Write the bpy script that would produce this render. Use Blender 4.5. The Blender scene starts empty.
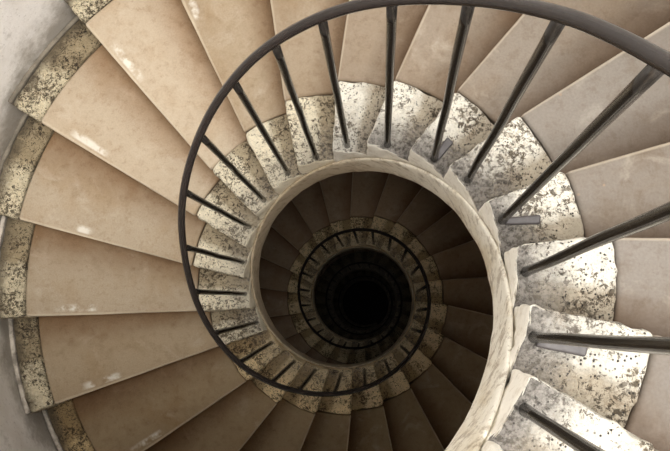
import bpy, math, random
from mathutils import Vector, Matrix, noise

C = bpy.context.scene.collection
sc = bpy.context.scene
random.seed(4)

# ------------------------------------------------------------------ measures
H = 0.17                       # rise of one step
TH0, DTH = 3.27830, 0.289415   # direction of step 0's front edge, turn per step
K_TOP, K_LOW = 16, -72         # steps run from K_LOW (bottom) to K_TOP
R_IN, R_ST, R_TR, R_CURB, R_WALL = 0.400, 0.604, 1.357, 1.478, 1.496
def ang(k): return TH0 - DTH * k

# small irregularities of the single steps: radius of the joint stone / tread and twist of the front edge
JOINT = {-21:(.594,-.036),-20:(.604,-.045),-19:(.607,-.045),-18:(.610,-.040),-17:(.606,-.014),-16:(.606,.009),-15:(.612,.005),
 -14:(.606,.017),-13:(.586,.009),-12:(.584,.019),-11:(.575,.006),-10:(.590,.017),-9:(.599,-.011),-8:(.604,-.007),-7:(.610,-.015),
 -6:(.615,-.006),-5:(.617,.005),-4:(.610,.015),-3:(.615,.005),-2:(.606,.017),-1:(.600,-.015),0:(.612,.006),1:(.608,-.002),
 2:(.622,-.019),3:(.628,-.009),4:(.614,-.007),5:(.613,.006),6:(.610,.003),7:(.593,.004),8:(.592,-.001),9:(.604,.006),
 10:(.575,0.),11:(.583,.010),12:(.607,-.002)}
INNER = {-5:.029,-3:.021,0:.055,1:.038,3:.020,5:.050,7:.053,8:.030,9:.037,10:.017,11:.019,12:.018,13:.031}
OUTER = {-1:(1.369,-.054),0:(1.353,-.054),1:(1.355,-.060),2:(1.345,-.064),3:(1.370,-.070)}

def nose(k, r):
    """angle of step k's front edge at radius r"""
    rs, os_ = JOINT.get(k, (R_ST, 0.0))
    oi = INNER.get(k, 0.032)
    ro, oo = OUTER.get(k, (R_TR, -0.059))
    if r < rs:
        t = (r - .39) / (rs - .39); lat = (.39 * oi) * (1 - t) + rs * os_ * t
    else:
        t = (r - rs) / (ro - rs); lat = rs * os_ * (1 - t) + ro * oo * t
    return ang(k) + lat / r

# ------------------------------------------------------------------ node helpers
def new_mat(name):
    m = bpy.data.materials.new(name); m.use_nodes = True
    nt = m.node_tree; nt.nodes.clear()
    out = nt.nodes.new('ShaderNodeOutputMaterial'); b = nt.nodes.new('ShaderNodeBsdfPrincipled')
    nt.links.new(b.outputs[0], out.inputs[0])
    return m, nt, b
class G:
    def __init__(s, nt): s.nt = nt
    def n(s, t): return s.nt.nodes.new(t)
    def put(s, sock, v):
        if isinstance(v, bpy.types.NodeSocket): s.nt.links.new(v, sock)
        elif isinstance(v, (tuple, list)) and len(v) == 3 and sock.type == 'RGBA': sock.default_value = (*v, 1)
        else: sock.default_value = v
    def noise(s, vec, scale, detail=4, rough=.55, dist=0):
        n = s.n('ShaderNodeTexNoise'); s.put(n.inputs['Vector'], vec)
        n.inputs['Scale'].default_value = scale; n.inputs['Detail'].default_value = detail
        n.inputs['Roughness'].default_value = rough; n.inputs['Distortion'].default_value = dist
        return n.outputs[0]
    def voro(s, vec, scale, out='Distance', feature='F1'):
        n = s.n('ShaderNodeTexVoronoi'); n.feature = feature; s.put(n.inputs['Vector'], vec); n.inputs['Scale'].default_value = scale
        return n.outputs[out]
    def ramp(s, f, a, b, ca=0., cb=1.):
        n = s.n('ShaderNodeMapRange'); n.interpolation_type = 'SMOOTHSTEP'
        s.put(n.inputs[0], f); n.inputs[1].default_value = a; n.inputs[2].default_value = b
        n.inputs[3].default_value = ca; n.inputs[4].default_value = cb
        return n.outputs[0]
    def math(s, op, a, b=0.):
        n = s.n('ShaderNodeMath'); n.operation = op; s.put(n.inputs[0], a); s.put(n.inputs[1], b); return n.outputs[0]
    def mix(s, f, a, b, mode='MIX'):
        n = s.n('ShaderNodeMix'); n.data_type = 'RGBA'; n.blend_type = mode
        s.put(n.inputs[0], f); s.put(n.inputs[6], a); s.put(n.inputs[7], b); return n.outputs[2]
    def bump(s, h, strength, dist=.01):
        n = s.n('ShaderNodeBump'); s.put(n.inputs['Height'], h); n.inputs['Strength'].default_value = strength
        n.inputs['Distance'].default_value = dist; return n.outputs[0]
    def pos(s): return s.n('ShaderNodeNewGeometry').outputs['Position']
    def objcol(s): return s.n('ShaderNodeObjectInfo').outputs['Color']
    def objalpha(s): return s.n('ShaderNodeObjectInfo').outputs['Alpha']
    def uv(s):
        u = s.n('ShaderNodeUVMap'); u.uv_map = 'UVMap'; x = s.n('ShaderNodeSeparateXYZ'); s.nt.links.new(u.outputs[0], x.inputs[0])
        return x.outputs[0], x.outputs[1]

def mat_tread():
    m, nt, b = new_mat('worn_tread_stone'); g = G(nt); P = g.pos(); U, V = g.uv()
    c = g.objcol()
    big = g.noise(P, 3.2, 5, .6, .4); mid = g.noise(P, 14, 5, .65); fine = g.noise(P, 170, 3, .6)
    c = g.mix(g.ramp(big, .45, .72, 0, .55), c, (.76, .62, .44), 'MULTIPLY')      # tan stains
    c = g.mix(g.ramp(mid, .50, .75, 0, .42), c, (.66, .56, .44), 'MULTIPLY')
    c = g.mix(g.ramp(g.noise(P, 7, 5, .6, 1), .54, .74, 0, .14), c, (.62, .58, .50))
    # foot-dirt where nobody treads: toward the back edge, ragged, riser shade painted in
    dirt_shade = g.math('ADD', V, g.math('MULTIPLY', g.math('SUBTRACT', g.noise(P, 9, 5, .65), .5), .26))
    c = g.mix(g.ramp(dirt_shade, .38, .98, 0, .85), c, (.50, .33, .19), 'MULTIPLY')
    c = g.mix(g.ramp(fine, .3, .7, 0, .32), c, (.68, .63, .58), 'MULTIPLY')
    c = g.mix(g.ramp(g.noise(P, 38, 6, .72), .50, .66, 0, .30), c, (.58, .47, .36), 'MULTIPLY')
    spots = g.ramp(g.voro(P, 11), .030, .055, .55, 0)
    c = g.mix(spots, c, (.22, .15, .10))
    # white worn smear by the front edge
    sm = g.math('MULTIPLY', g.ramp(V, .03, .055), g.ramp(V, .09, .14, 1, 0))
    sm = g.math('MULTIPLY', sm, g.math('MULTIPLY', g.ramp(U, .56, .62), g.ramp(U, .76, .84, 1, 0)))
    sm = g.math('MULTIPLY', sm, g.ramp(g.noise(P, 13, 4, .6), .44, .60))
    c = g.mix(g.math('MULTIPLY', sm, .38), c, (.86, .86, .80))
    c = g.mix(g.ramp(V, .010, .035, .30, 0), c, (.70, .60, .46))                 # rubbed nosing, light caught by its edge painted in
    g.put(b.inputs['Base Color'], c); b.inputs['Roughness'].default_value = .7; b.inputs['Specular IOR Level'].default_value = .22
    g.put(b.inputs['Normal'], g.bump(g.math('ADD', g.math('MULTIPLY', mid, .8), g.math('MULTIPLY', fine, .22)), .35, .006))
    return m

def mat_rough(name, light, dark, pit=(.02, .016, .012), amount=.5, grime=0, edge=0):
    m, nt, b = new_mat(name); g = G(nt); P = g.pos()
    oc = g.objcol()
    c = g.mix(g.ramp(g.noise(P, 7, 6, .6, .5), .42, .62), light, tuple(x * .88 for x in light))
    zone = g.ramp(g.noise(P, 8, 4, .6, .6), .36, .62)              # where the surface is broken up
    patch = g.noise(P, 16, 9, .78, .8)
    c = g.mix(g.math('MULTIPLY', g.ramp(patch, .53, .57, 0, amount), g.ramp(zone, 0, 1, .35, 1)), c, dark)
    crust = g.noise(P, 75, 6, .78, .5)
    lim = g.math('ADD', crust, g.math('MULTIPLY', g.math('SUBTRACT', zone, .6), .10))
    c = g.mix(g.ramp(lim, .53, .56, 0, .95), c, tuple(x * .22 for x in dark))
    c = g.mix(g.ramp(crust, .40, .46, .5, 0), c, (.92, .89, .82))
    grain = g.noise(P, 190, 6, .8)
    c = g.mix(g.math('MULTIPLY', g.ramp(grain, .52, .60, 0, .75), g.ramp(zone, 0, 1, .35, 1)), c, tuple(x * .45 for x in dark))
    c = g.mix(g.ramp(g.noise(P, 26, 6, .7), .45, .68, 0, .40), c, tuple(x * .62 for x in light))
    pits = g.math('MULTIPLY', g.ramp(g.voro(P, 120), .16, .30, 1, 0), g.ramp(g.noise(P, 20, 3, .6), .44, .56))
    c = g.mix(pits, c, pit)
    U, V = g.uv()
    c = g.mix(1.0, c, oc, 'MULTIPLY')
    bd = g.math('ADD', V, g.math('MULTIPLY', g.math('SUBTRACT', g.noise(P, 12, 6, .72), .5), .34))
    c = g.mix(g.ramp(bd, .40, .56, 0, .72), c, (.36, .29, .20), 'MULTIPLY')          # dirt and painted shade against the next step, where nobody treads
    if edge:                                                      # darker, ragged, towards the side against the wall
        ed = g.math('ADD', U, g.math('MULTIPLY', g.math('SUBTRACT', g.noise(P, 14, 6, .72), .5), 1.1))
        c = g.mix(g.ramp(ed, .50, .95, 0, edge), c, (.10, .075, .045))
    if grime:                                                     # trodden-in grey dirt round the bar feet, limewash on the ends
        nz = g.n('ShaderNodeSeparateXYZ'); g.put(nz.inputs[0], g.n('ShaderNodeNewGeometry').outputs['True Normal'])
        gr = g.math('ADD', U, g.math('MULTIPLY', g.math('SUBTRACT', g.noise(P, 9, 6, .7), .5), .9))
        top = g.ramp(nz.outputs[2], .55, .8)
        gm = g.math('MULTIPLY', g.math('MULTIPLY', g.ramp(gr, .05, .70, grime, 0), top), g.objalpha())
        c = g.mix(gm, c, g.mix(g.ramp(g.noise(P, 90, 5, .75), .42, .60), (.30, .275, .25), (.085, .075, .065)))
        end = g.math('MULTIPLY', g.ramp(nz.outputs[2], .3, .75, 1, 0), g.ramp(U, .02, .08, 1, 0))
        lime = g.mix(g.ramp(g.noise(P, 24, 6, .72), .50, .62, 0, .3), g.mix(1.0, (.92, .88, .79), oc, 'MULTIPLY'), (.42, .33, .21))
        c = g.mix(g.math('MULTIPLY', end, .9), c, lime)
        calm = g.math('SUBTRACT', 1.0, end)
    else: calm = 1.0
    g.put(b.inputs['Base Color'], c); b.inputs['Roughness'].default_value = .85
    h = g.math('SUBTRACT', g.math('ADD', g.math('MULTIPLY', crust, -1.1), g.math('MULTIPLY', patch, .9)), g.math('MULTIPLY', pits, 1.2))
    h = g.math('ADD', h, g.math('MULTIPLY', g.noise(P, 260, 4, .7), .35))
    g.put(b.inputs['Normal'], g.bump(g.math('MULTIPLY', h, calm), .9, .020))
    return m

def mat_string():
    m, nt, b = new_mat('limewashed_string'); g = G(nt); P = g.pos()
    mp = g.n('ShaderNodeMapping'); g.put(mp.inputs[0], P); mp.inputs['Scale'].default_value = (1, 1, .35)
    c = g.mix(g.ramp(g.noise(mp.outputs[0], 5, 6, .65), .40, .68), (.84, .80, .70), (.60, .50, .34))
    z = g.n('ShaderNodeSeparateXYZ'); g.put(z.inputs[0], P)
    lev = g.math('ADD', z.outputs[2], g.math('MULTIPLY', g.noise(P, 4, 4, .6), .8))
    c = g.mix(g.ramp(lev, .9, 2.0, 1, 0), c, (.52, .42, .29))          # whitewash above, tan lower down with the dimmer depth put into the colour
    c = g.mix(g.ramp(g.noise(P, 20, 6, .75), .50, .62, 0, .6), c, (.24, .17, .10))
    c = g.mix(g.ramp(lev, -4.7, -4.1, .85, 0), c, (.07, .055, .04))        # bottom turns: darkness of the unlit well put into the colour
    c = g.mix(g.ramp(g.noise(P, 34, 6, .75), .53, .66, 0, .55), c, (.30, .22, .13))
    ch = g.ramp(g.voro(P, 42), .05, .13, .5, 0)
    c = g.mix(ch, c, (.25, .18, .11))
    g.put(b.inputs['Base Color'], c); b.inputs['Roughness'].default_value = .75
    g.put(b.inputs['Normal'], g.bump(g.noise(P, 30, 6, .7), .5, .008))
    return m

def mat_fillet():
    m, nt, b = new_mat('dirty_fillet'); g = G(nt); P = g.pos()
    c = g.mix(g.ramp(g.noise(P, 12, 7, .7), .40, .64, 0, .8), g.objcol(), (.10, .085, .065))
    g.put(b.inputs['Base Color'], c); b.inputs['Roughness'].default_value = .9
    g.put(b.inputs['Normal'], g.bump(g.noise(P, 24, 8, .7), .5, .012))
    return m

def mat_plaster():
    m, nt, b = new_mat('old_plaster'); g = G(nt); P = g.pos()
    c = g.mix(g.ramp(g.noise(P, 1.6, 6, .6, .4), .38, .66), (.90, .88, .86), (.68, .64, .59))
    c = g.mix(g.ramp(g.noise(P, 9, 8, .72), .52, .70, 0, .50), c, (.36, .33, .29))
    c = g.mix(g.ramp(g.noise(P, 60, 5, .7), .55, .68, 0, .30), c, (.30, .26, .22))
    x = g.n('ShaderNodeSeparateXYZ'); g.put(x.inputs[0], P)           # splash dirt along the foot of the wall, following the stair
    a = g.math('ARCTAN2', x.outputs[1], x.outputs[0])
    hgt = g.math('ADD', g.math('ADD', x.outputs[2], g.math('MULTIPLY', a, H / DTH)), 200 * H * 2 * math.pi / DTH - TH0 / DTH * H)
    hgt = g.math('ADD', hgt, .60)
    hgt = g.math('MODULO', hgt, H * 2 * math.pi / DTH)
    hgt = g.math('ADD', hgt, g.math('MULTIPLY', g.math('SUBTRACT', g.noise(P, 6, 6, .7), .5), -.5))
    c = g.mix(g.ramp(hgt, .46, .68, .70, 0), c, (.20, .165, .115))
    g.put(b.inputs['Base Color'], c); b.inputs['Roughness'].default_value = .9
    g.put(b.inputs['Normal'], g.bump(g.noise(P, 18, 8, .7), .35, .012))
    return m

def mat_iron(name, col, rough, worn, metal=.0, spec=.4):
    m, nt, b = new_mat(name); g = G(nt); P = g.pos()
    n = g.noise(P, 45, 5, .65)
    c = g.mix(g.ramp(n, .50, .68, 0, .25), col, worn)
    g.put(b.inputs['Base Color'], c); b.inputs['Metallic'].default_value = metal
    b.inputs['Roughness'].default_value = rough
    b.inputs['Specular IOR Level'].default_value = spec
    g.put(b.inputs['Normal'], g.bump(g.noise(P, 30, 3, .5), .10, .003))
    return m

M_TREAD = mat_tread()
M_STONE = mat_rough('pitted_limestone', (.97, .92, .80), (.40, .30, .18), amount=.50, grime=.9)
M_CURB = mat_rough('pitted_curb_stone', (.76, .69, .54), (.24, .18, .11), amount=.8, edge=.8)
M_PIT = mat_iron('black_pit_floor', (.006, .005, .005), .9, (.01, .009, .008)); M_STRING = mat_string(); M_PLASTER = mat_plaster(); M_FILLET = mat_fillet()  # pit floor near black: the unlit depth put into its colour
M_IRON = mat_iron('baluster_iron', (.030, .026, .023), .20, (.06, .045, .035), .5, .8)
M_RAIL = mat_iron('handrail_iron', (.022, .017, .015), .09, (.035, .024, .02), 0, .22)
M_LEAD = mat_iron('lead', (.050, .044, .044), .55, (.10, .09, .088))

# ------------------------------------------------------------------ mesh helpers
def link(name, me, mat, parent=None, color=None, alpha=1.):
    o = bpy.data.objects.new(name, me); C.objects.link(o)
    if mat and not me.materials: me.materials.append(mat)
    if parent: o.parent = parent
    if color: o.color = (*color, alpha)
    return o

def mesh_from(name, verts, faces, smooth=True, uvs=None):
    me = bpy.data.meshes.new(name); me.from_pydata(verts, [], faces); me.update()
    if smooth: me.polygons.foreach_set('use_smooth', [True] * len(me.polygons))
    if uvs:
        l = me.uv_layers.new(name='UVMap')
        for lp in me.loops: l.data[lp.index].uv = uvs[lp.vertex_index]
    return me

def rounded_box(hx, hy, hz, rad, nx, ny, nz):
    """surface of a box with rounded edges on a grid: (points, normals, quads)"""
    def axis(h, n):
        e = [h - rad + rad * math.tan(a) for a in (math.pi/4, math.pi/8)]
        inner = [-(h - rad) + 2 * (h - rad) * i / n for i in range(n + 1)]
        return [-e[0], -e[1]] + inner + [e[1], e[0]]
    X, Y, Z = axis(hx, nx), axis(hy, ny), axis(hz, nz)
    idx, pts, nrm, faces = {}, [], [], []
    def vid(i, j, k):
        key = (i, j, k)
        if key not in idx:
            p = Vector((X[i], Y[j], Z[k]))
            q = Vector([max(-(h - rad), min(h - rad, c)) for h, c in zip((hx, hy, hz), p)])
            n = (p - q).normalized(); idx[key] = len(pts); pts.append(q + n * rad); nrm.append(n)
        return idx[key]
    a, b, c = len(X) - 1, len(Y) - 1, len(Z) - 1
    for i in range(a):
        for j in range(b):
            faces.append([vid(i,j,c), vid(i+1,j,c), vid(i+1,j+1,c), vid(i,j+1,c)])
            faces.append([vid(i,j,0), vid(i,j+1,0), vid(i+1,j+1,0), vid(i+1,j,0)])
    for i in range(a):
        for k in range(c):
            faces.append([vid(i,0,k), vid(i+1,0,k), vid(i+1,0,k+1), vid(i,0,k+1)])
            faces.append([vid(i,b,k), vid(i,b,k+1), vid(i+1,b,k+1), vid(i+1,b,k)])
    for j in range(b):
        for k in range(c):
            faces.append([vid(0,j,k), vid(0,j,k+1), vid(0,j+1,k+1), vid(0,j+1,k)])
            faces.append([vid(a,j,k), vid(a,j+1,k), vid(a,j+1,k+1), vid(a,j,k+1)])
    return pts, nrm, faces

def sector(name, r0, r1, front, back, z0, z1, rad, n, rough=0., seed=0., freq=22., M=None, edge=0., wear=0.):
    """a wedge block: radius r0..r1, from angle front(r) back to back(r), height z0..z1.
    M takes it from the stair's axis frame into the step's own frame."""
    hx, hz = (r1 - r0) / 2, (z1 - z0) / 2
    rm = (r0 + r1) / 2; hy = (front(rm) - back(rm)) * rm / 2
    pts, nrm, faces = rounded_box(hx, hy, hz, rad, *n)
    verts, uvs = [], []
    for p, nn in zip(pts, nrm):
        if rough:
            q = Vector((p.x * freq + seed, p.y * freq - seed, p.z * freq + seed * .7))
            d = noise.fractal(q, 1.0, 2.0, 3) * rough
            lump = noise.noise(q * .28) * edge
            p = p + nn * (d + lump)
        r = rm + p.x; t = (hy - p.y) / (2 * hy)           # t = 0 at the front edge
        a = front(r) * (1 - t) + back(r) * t
        z = (z0 + z1) / 2 + p.z
        if wear and nn.z > .5:                            # dished by feet
            s = (r - r0) / (r1 - r0)
            z -= wear * math.exp(-((s - .62) / .22) ** 2) * math.exp(-max(t, 0) * 4)
        v = Vector((r * math.cos(a), r * math.sin(a), z))
        verts.append(M @ v if M else v); uvs.append(((r - r0) / (r1 - r0), t))
    return mesh_from(name, verts, [f[::-1] for f in faces], True, uvs)

def tube(name, path, rad, seg=12, flat=1.0):
    verts, faces = [], []
    n = len(path)
    for i, p in enumerate(path):
        t = (path[min(i+1, n-1)] - path[max(i-1, 0)]).normalized()
        side = t.cross(Vector((0, 0, 1)))
        side = side.normalized() if side.length > 1e-3 else Vector((1, 0, 0))
        up = side.cross(t).normalized()
        r = rad[i] if isinstance(rad, list) else rad
        for j in range(seg):
            a = 2 * math.pi * j / seg
            verts.append(p + side * math.cos(a) * r + up * math.sin(a) * r * flat)
    for i in range(n - 1):
        for j in range(seg):
            a, b = i * seg + j, i * seg + (j + 1) % seg
            faces.append([a, b, b + seg, a + seg])
    faces.append(list(range(seg))[::-1]); faces.append([(n - 1) * seg + j for j in range(seg)])
    return mesh_from(name, verts, faces)

def lerp_table(T, k):
    ks = sorted(T)
    if k <= ks[0]: return T[ks[0]]
    if k >= ks[-1]: return T[ks[-1]]
    for a, b in zip(ks, ks[1:]):
        if a <= k <= b:
            return T[a] + (T[b] - T[a]) * (k - a) / (b - a)

# ------------------------------------------------------------------ camera
CAM = Vector((0.115797, -0.075545, 3.487482)); RX, RY, FOC = 0.0991006, 0.0430084, 832.8276
cd = bpy.data.cameras.new('camera'); cam = bpy.data.objects.new('camera', cd); C.objects.link(cam)
Rm = Matrix.Rotation(RY, 4, 'Y') @ Matrix.Rotation(RX, 4, 'X')
cam.matrix_world = Matrix.Translation(CAM) @ Rm
cd.sensor_fit = 'HORIZONTAL'; cd.sensor_width = 36; cd.lens = FOC * 36 / 670; cd.clip_start = .02; cd.clip_end = 100
sc.camera = cam
def clock(p):
    """where a point stands on a clock face round the dark middle of the well"""
    q = (Rm.to_3x3().transposed()) @ (p - CAM)
    x, y = 335 - FOC * q.x / q.z, 225.5 + FOC * q.y / q.z
    a = (math.degrees(math.atan2(x - 360, 303 - y)) % 360)
    mins = int(round(a / 360 * 72)) % 72
    h, mi = divmod(mins * 10, 60)
    return '%d:%02d' % (12 if h == 0 else h, mi)

# ------------------------------------------------------------------ steps
def blend(a, b, t): return tuple(x * (1 - t) + y * t for x, y in zip(a, b))
TINT = {13: (.150, .133, .118), 9: (.160, .140, .120), 6: (.205, .160, .115), 4: (.28, .22, .150), 3: (.37, .305, .225),  # slab tone mixed with how much light each step gets
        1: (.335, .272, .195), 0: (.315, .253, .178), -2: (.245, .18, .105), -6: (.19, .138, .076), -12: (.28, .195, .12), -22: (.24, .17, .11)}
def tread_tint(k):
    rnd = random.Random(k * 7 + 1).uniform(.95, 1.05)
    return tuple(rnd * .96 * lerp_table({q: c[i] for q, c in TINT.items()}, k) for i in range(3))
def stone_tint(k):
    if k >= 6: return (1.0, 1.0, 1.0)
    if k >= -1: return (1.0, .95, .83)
    if k >= -22: return (1.0, .83, .56)  # warm bounced light of the lower steps put into the stone colour
    return blend((1.0, .83, .56), (.16, .13, .09), min(1, (-22 - k) / 11))                              # darkness of the deep well put into the stone colour

def step_parts(k, detail, M):
    """meshes of one step in its own frame"""
    rs, _ = JOINT.get(k, (R_ST, 0.)); ro, _ = OUTER.get(k, (R_TR, 0.))
    fr = lambda r: nose(k, r)
    bk = lambda r: nose(k + 1, r) - .035 / r          # reaches a little under the next step
    n1, n2, n3 = ((16, 8, 2), (14, 14, 5), (8, 16, 4)) if detail else ((6, 4, 1), (6, 6, 3), (4, 6, 2))
    z = 0.0                                            # own frame: top of the step at 0
    tread = sector('tread', rs + .003, ro - .002, fr, bk, z - .042, z, .011, n1, .0012, k * 3.1, 9, M, .0015, .004)
    rec = lambda r: nose(k, r) - .020 / r
    bk2 = lambda r: nose(k + 1, r) - .002 / r
    riser = sector('riser', rs + .004, ro - .003, rec, bk, z - H + .0005, z - .0425, .006, (8, 4, 1), .0015, k, 12, M)
    stone = sector('inner_stone', R_IN - .004, rs, fr, bk, z - H + .001, z + .003, .009, n2, .0050, k * 1.7, 34, M, .005)
    curb = sector('curb_stone', ro + .001, R_CURB, fr, bk, z - H + .001, z + .006, .012, n3, .0055, k * 2.3, 24, M, .006)
    lip = sector('plaster_fillet', R_CURB + .001, R_WALL + .004, fr, bk, z - H + .001, z + .008, .008, (2, 8, 2), .002, k, 14, M, .003)
    return [('tread', tread, M_TREAD), ('riser', riser, M_TREAD), ('inner_stone', stone, M_STONE),
            ('curb_stone', curb, M_CURB), ('plaster_fillet', lip, M_FILLET)]

def step_frame(k):
    a = ang(k + .5); r = .98
    return Vector((r * math.cos(a), r * math.sin(a), k * H)), a

TURNS = [('top', -6, 99), ('second', -27, -7), ('third', -49, -28)]
def turn_of(k):
    for nm, a, b in TURNS:
        if a <= k <= b: return nm
    return None
def look_of(k):
    if k >= 9: return 'grey stair step with white pitted inner stone'
    if k >= 5: return 'grey-beige stair step with white pitted inner stone'
    if k >= 0: return 'sandy beige stair step with worn front edge'
    if k >= -6: return 'tan stair step with yellowish inner stone'
    return 'dim brown stair step with pitted inner stone'
def tag_step(e, k):
    t = turn_of(k); p, a = step_frame(k)
    e['category'] = 'stair step'
    if t is None or k < -34:
        e['label'] = 'stair step lost in the black depth of the stairwell'
        e['group'] = 'steps in the black depth'
        return
    rr = {'top': .8, 'second': .62, 'third': .5}[t]
    cl = clock(Vector((rr * math.cos(a), rr * math.sin(a), k * H)))
    e['label'] = '%s, %s turn, %s round the well' % (look_of(k), t, cl)
    e['group'] = 'stone steps of the %s turn' % t

proto = None
for k in range(K_TOP, K_LOW - 1, -1):
    loc, a = step_frame(k)
    e = bpy.data.objects.new('stair_step', None); C.objects.link(e)
    e.location = loc; e.rotation_euler = (0, 0, a); e.empty_display_size = .1
    tag_step(e, k)
    if k >= -24:
        M = (Matrix.Translation(loc) @ Matrix.Rotation(a, 4, 'Z')).inverted() @ Matrix.Translation((0, 0, k * H))
        for nm, me, mt in step_parts(k, k >= -8, M):
            col = tread_tint(k) if nm in ('tread', 'riser') else ((.20, .17, .13) if k >= 1 else (.50, .44, .37)) if nm == 'plaster_fillet' else stone_tint(k)  # fillets by the upper steps coloured dark for the shaded gap at the wall
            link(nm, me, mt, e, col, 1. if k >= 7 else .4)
        proto = e
    else:                                              # deep steps: copies of one plain step
        for ch in list(proto.children):
            c2 = ch.copy(); C.objects.link(c2); c2.parent = e
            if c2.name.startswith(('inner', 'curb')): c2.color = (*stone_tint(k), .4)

# ------------------------------------------------------------------ inner string: a smooth band under the step ends
def string_mesh():
    verts, faces = [], []
    n = (K_TOP + 1 - K_LOW) * 5; m = 8
    for i in range(n + 1):
        kk = K_LOW + i / 5; a = ang(kk)
        w = noise.noise(Vector((kk * 1.7, 0, 3))) * .003
        zt, zb = kk * H - .160, kk * H - .385
        for j, (r, zz) in enumerate([(.3925, zt), (.387, zt - .003), (.385, zt - .02), (.385, zt * .6 + zb * .4), (.385, zt * .25 + zb * .75), (.3855, zb + .012), (.3885, zb), (.3925, zb)]):
            rr = r + ((w + noise.noise(Vector((kk * 4, zz * 9, j * .3))) * .002) if 1 <= j <= 5 else 0)
            verts.append((rr * math.cos(a), rr * math.sin(a), zz + noise.noise(Vector((kk * 6, j * .2, 7))) * .003))
    for i in range(n):
        for j in range(m):
            a, b = i * m + j, i * m + (j + 1) % m
            faces.append([a, a + m, b + m, b])
    faces.append(list(range(m))); faces.append([n * m + j for j in range(m)][::-1])
    return mesh_from('string_band', verts, faces, True)
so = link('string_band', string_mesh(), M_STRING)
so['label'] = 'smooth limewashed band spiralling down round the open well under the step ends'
so['category'] = 'stair string'

# underside of the flight
def soffit():
    verts, faces = [], []
    n = (K_TOP + 1 - K_LOW) * 3
    for i in range(n + 1):
        k = K_LOW + i / 3; a = ang(k)
        for r, z in ((.394, -.378), (.394, -.345), (R_WALL + .02, -.345), (R_WALL + .02, -.378)):
            verts.append((r * math.cos(a), r * math.sin(a), k * H + z))
    for i in range(n):
        for j in range(4):
            a, b = i * 4 + j, i * 4 + (j + 1) % 4
            faces.append([a, a + 4, b + 4, b])
    return mesh_from('ceiling_soffit', verts, faces, False)
s = link('ceiling_soffit', soffit(), M_FILLET, None, (.30, .25, .20)); s['kind'] = 'structure'

# ------------------------------------------------------------------ railing
RAILZ = {-60:1.06, -6:1.06, -4.8:1.042,-3.7:1.049,-2.84:1.07,-1.93:1.08,-1.3:1.058,-.62:1.045,.47:1.023,1.19:1.026,1.7:1.05,2.3:1.066,
         3.13:1.085,3.9:1.107,4.95:1.122,5.3:1.118,6.03:1.107,6.43:1.097,6.9:1.086,7.7:1.06,8.5:1.053,9.3:1.052,10:1.037,12:1.04}
R_RAIL = .405
def rail_pt(k):
    a = ang(k); return Vector((R_RAIL * math.cos(a), R_RAIL * math.sin(a), k * H + lerp_table(RAILZ, k)))
rail = bpy.data.objects.new('stair_railing', None); C.objects.link(rail)
rail.location = (0.40, 0, 2.0)
rail['label'] = 'dark iron railing winding round the open well, with round upright bars'
rail['category'] = 'railing'
bpy.context.view_layer.update()
IR = Matrix.Translation(-rail.location)
path = []
k = K_LOW + 1.0
while k <= K_TOP + .6:
    # average a little so the bar bends softly
    path.append(IR @ ((rail_pt(k - .35) + rail_pt(k) * 2 + rail_pt(k + .35)) / 4)); k += .125
fix = R_RAIL / (path[40] + rail.location).xy.length
hr = link('handrail', tube('handrail', path, .0098, 14, .9), M_RAIL, rail)
B_A = {-4:-.127,-3:-.088,-2:-.115,-1:-.084,0:-.099,1:-.114,2:-.150,3:-.130,4:-.143,5:-.116,6:-.083,7:-.089,8:-.130,9:-.095,10:-.109,11:-.110,12:-.113,13:-.097}
B_R = {2:.415,3:.411,4:.416,5:.409,6:.410,8:.413}
T_F = {-4:.34,-3:.14,-2:.14,-1:.13,0:.25,1:.26,2:.38,3:.46,4:.54,5:.42,6:.21,7:.2,8:.15,9:.12,10:.07,11:.1,12:.2,13:.3}
for k in range(K_TOP - 1, -64, -1):
    rb = max(B_R.get(k, .409), .409) + .004; a = ang(k) + B_A.get(k, -.105)
    lo = Vector((rb * math.cos(a), rb * math.sin(a), k * H - .004))
    hi = rail_pt(k + T_F.get(k, .28)); hi.z -= .006
    seg = 8 if k < -8 else 14
    n = 2 if k < -8 else 14
    pts = []
    for i in range(n + 1):
        f = i / n; p = lo.lerp(hi, f)
        if k >= -8: p += Vector((noise.noise(Vector((k * 3, f * 3, 0))), noise.noise(Vector((k * 3, f * 3, 9))), 0)) * .0022 * math.sin(math.pi * f)
        pts.append(IR @ p)
    rr = [.0086] * (n + 1)
    rr[0] = .0105
    link('baluster', tube('baluster', pts, rr, seg), M_IRON, rail)
# lead straps run out along the stones from some of the bar feet
def strap(k, length, dirang, w=.009):
    rb = .417; a = ang(k) + B_A.get(k, -.105)
    p0 = Vector((rb * math.cos(a), rb * math.sin(a), k * H + .009))
    d = Vector((math.cos(a + dirang), math.sin(a + dirang), 0)); sd = Vector((-d.y, d.x, 0))
    pts, nrm, faces = rounded_box(length / 2, w, .006, .0045, 10, 3, 1)
    V = []
    for p in pts:
        q = p0 + d * (p.x + length / 2) + sd * (p.y * (1 + .3 * p.x / length) + .006 * math.sin(p.x * 22)) + Vector((0, 0, p.z + noise.noise(p * 60) * .002))
        V.append(IR @ q)
    o = link('lead_strap', mesh_from('lead_strap', V, [f for f in faces]), M_LEAD, rail)
    o['label'] = 'flattened dull lead strap let into the stone at the foot of a bar'
strap(8, .062, -.05, .010); strap(10, .075, -.35, .009); strap(12, .085, .02, .011)

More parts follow.
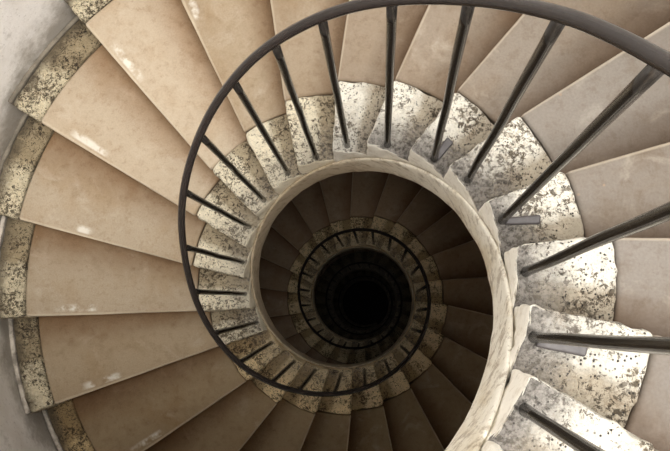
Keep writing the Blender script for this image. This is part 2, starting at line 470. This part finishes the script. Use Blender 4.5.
# ------------------------------------------------------------------ walls, landing, floor
WIN_AZ, WIN_HALF, WIN_Z = -32, 20, (3.25, 4.15)
def cyl_wall(r, z0, z1, nseg=160, nz=60, thick=.25):
    verts, faces = [], []
    for j in range(nz + 1):
        z = z0 + (z1 - z0) * j / nz
        for i in range(nseg):
            a = 2 * math.pi * i / nseg
            rr = r + noise.noise(Vector((math.cos(a) * 2, math.sin(a) * 2, z * 1.2))) * .008
            verts.append((rr * math.cos(a), rr * math.sin(a), z))
    for z in (z1, z0):
        for i in range(nseg):
            a = 2 * math.pi * i / nseg; verts.append(((r + thick) * math.cos(a), (r + thick) * math.sin(a), z))
    rows = nz + 3
    for j in range(rows):
        for i in range(nseg):
            a, b = j * nseg + i, j * nseg + (i + 1) % nseg
            c, d = ((j + 1) % rows) * nseg + (i + 1) % nseg, ((j + 1) % rows) * nseg + i
            deg = 360 * (i + .5) / nseg; deg = (deg - WIN_AZ + 180) % 360 - 180
            zc = z0 + (z1 - z0) * (j + .5) / nz
            if j < nz and abs(deg) < WIN_HALF and WIN_Z[0] < zc < WIN_Z[1]: continue
            if j == nz + 1 and abs(deg) < WIN_HALF: continue
            faces.append([a, d, c, b])
    return mesh_from('wall_outer', verts, faces, True)
Z_FLOOR = K_LOW * H - H
Z_RIM = 4.3
w = link('wall_outer', cyl_wall(R_WALL + .004, Z_FLOOR - .2, Z_RIM, 160, 100), M_PLASTER); w['kind'] = 'structure'
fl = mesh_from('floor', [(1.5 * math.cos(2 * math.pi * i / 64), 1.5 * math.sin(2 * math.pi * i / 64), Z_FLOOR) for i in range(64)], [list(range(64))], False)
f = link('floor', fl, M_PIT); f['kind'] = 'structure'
def landing():
    k0, k1 = K_TOP + 1, K_TOP + 4.4
    verts, faces = [], []; n = 24
    for i in range(n + 1):
        t = i / n
        for r, z in ((R_IN - .01, 0), (R_WALL, 0), (R_WALL, -.16), (R_IN - .01, -.16)):
            a = nose(k0, r) * (1 - t) + ang(k1) * t
            verts.append((r * math.cos(a), r * math.sin(a), (K_TOP + 1) * H + z))
    for i in range(n):
        for j in range(4):
            a, b = i * 4 + j, i * 4 + (j + 1) % 4
            faces.append([a, b, b + 4, a + 4])
    faces.append([0, 3, 2, 1]); faces.append([n * 4 + j for j in range(4)])
    return mesh_from('floor_landing', verts, faces, False)
ld = link('floor_landing', landing(), M_TREAD, None, (.5, .44, .39)); ld['kind'] = 'structure'

# ------------------------------------------------------------------ light
wd = bpy.data.worlds.new('sky'); sc.world = wd; wd.use_nodes = True
bg = wd.node_tree.nodes['Background']; bg.inputs[0].default_value = (.92, .96, 1, 1); bg.inputs[1].default_value = 1.15
sd = bpy.data.lights.new('sun', 'SUN'); sd.energy = 2.4; sd.angle = math.radians(24); sd.color = (1, .97, .92)
sun = bpy.data.objects.new('sun', sd); C.objects.link(sun)
az, el = math.radians(-30), math.radians(82)
dv = Vector((math.cos(az) * math.cos(el), math.sin(az) * math.cos(el), math.sin(el)))
sun.rotation_euler = dv.to_track_quat('Z', 'Y').to_euler(); sun.location = dv * 8
# daylight through the window opening at landing level
ld_ = bpy.data.lights.new('window_daylight', 'AREA'); ld_.shape = 'RECTANGLE'; ld_.size = .95; ld_.size_y = .85; ld_.energy = 85; ld_.color = (1, .96, .90)
wl = bpy.data.objects.new('window_daylight', ld_); C.objects.link(wl)
wa = math.radians(WIN_AZ)
wl.location = (1.62 * math.cos(wa), 1.62 * math.sin(wa), 3.72)
wl.rotation_euler = Vector((math.cos(wa), math.sin(wa), .25)).to_track_quat('Z', 'Y').to_euler()

vs = sc.view_settings; vs.view_transform = 'Standard'; vs.look = 'None'; vs.gamma = 1; vs.use_curve_mapping = False
vs.exposure = 0.58
sc.cycles.max_bounces = 8; sc.cycles.diffuse_bounces = 6
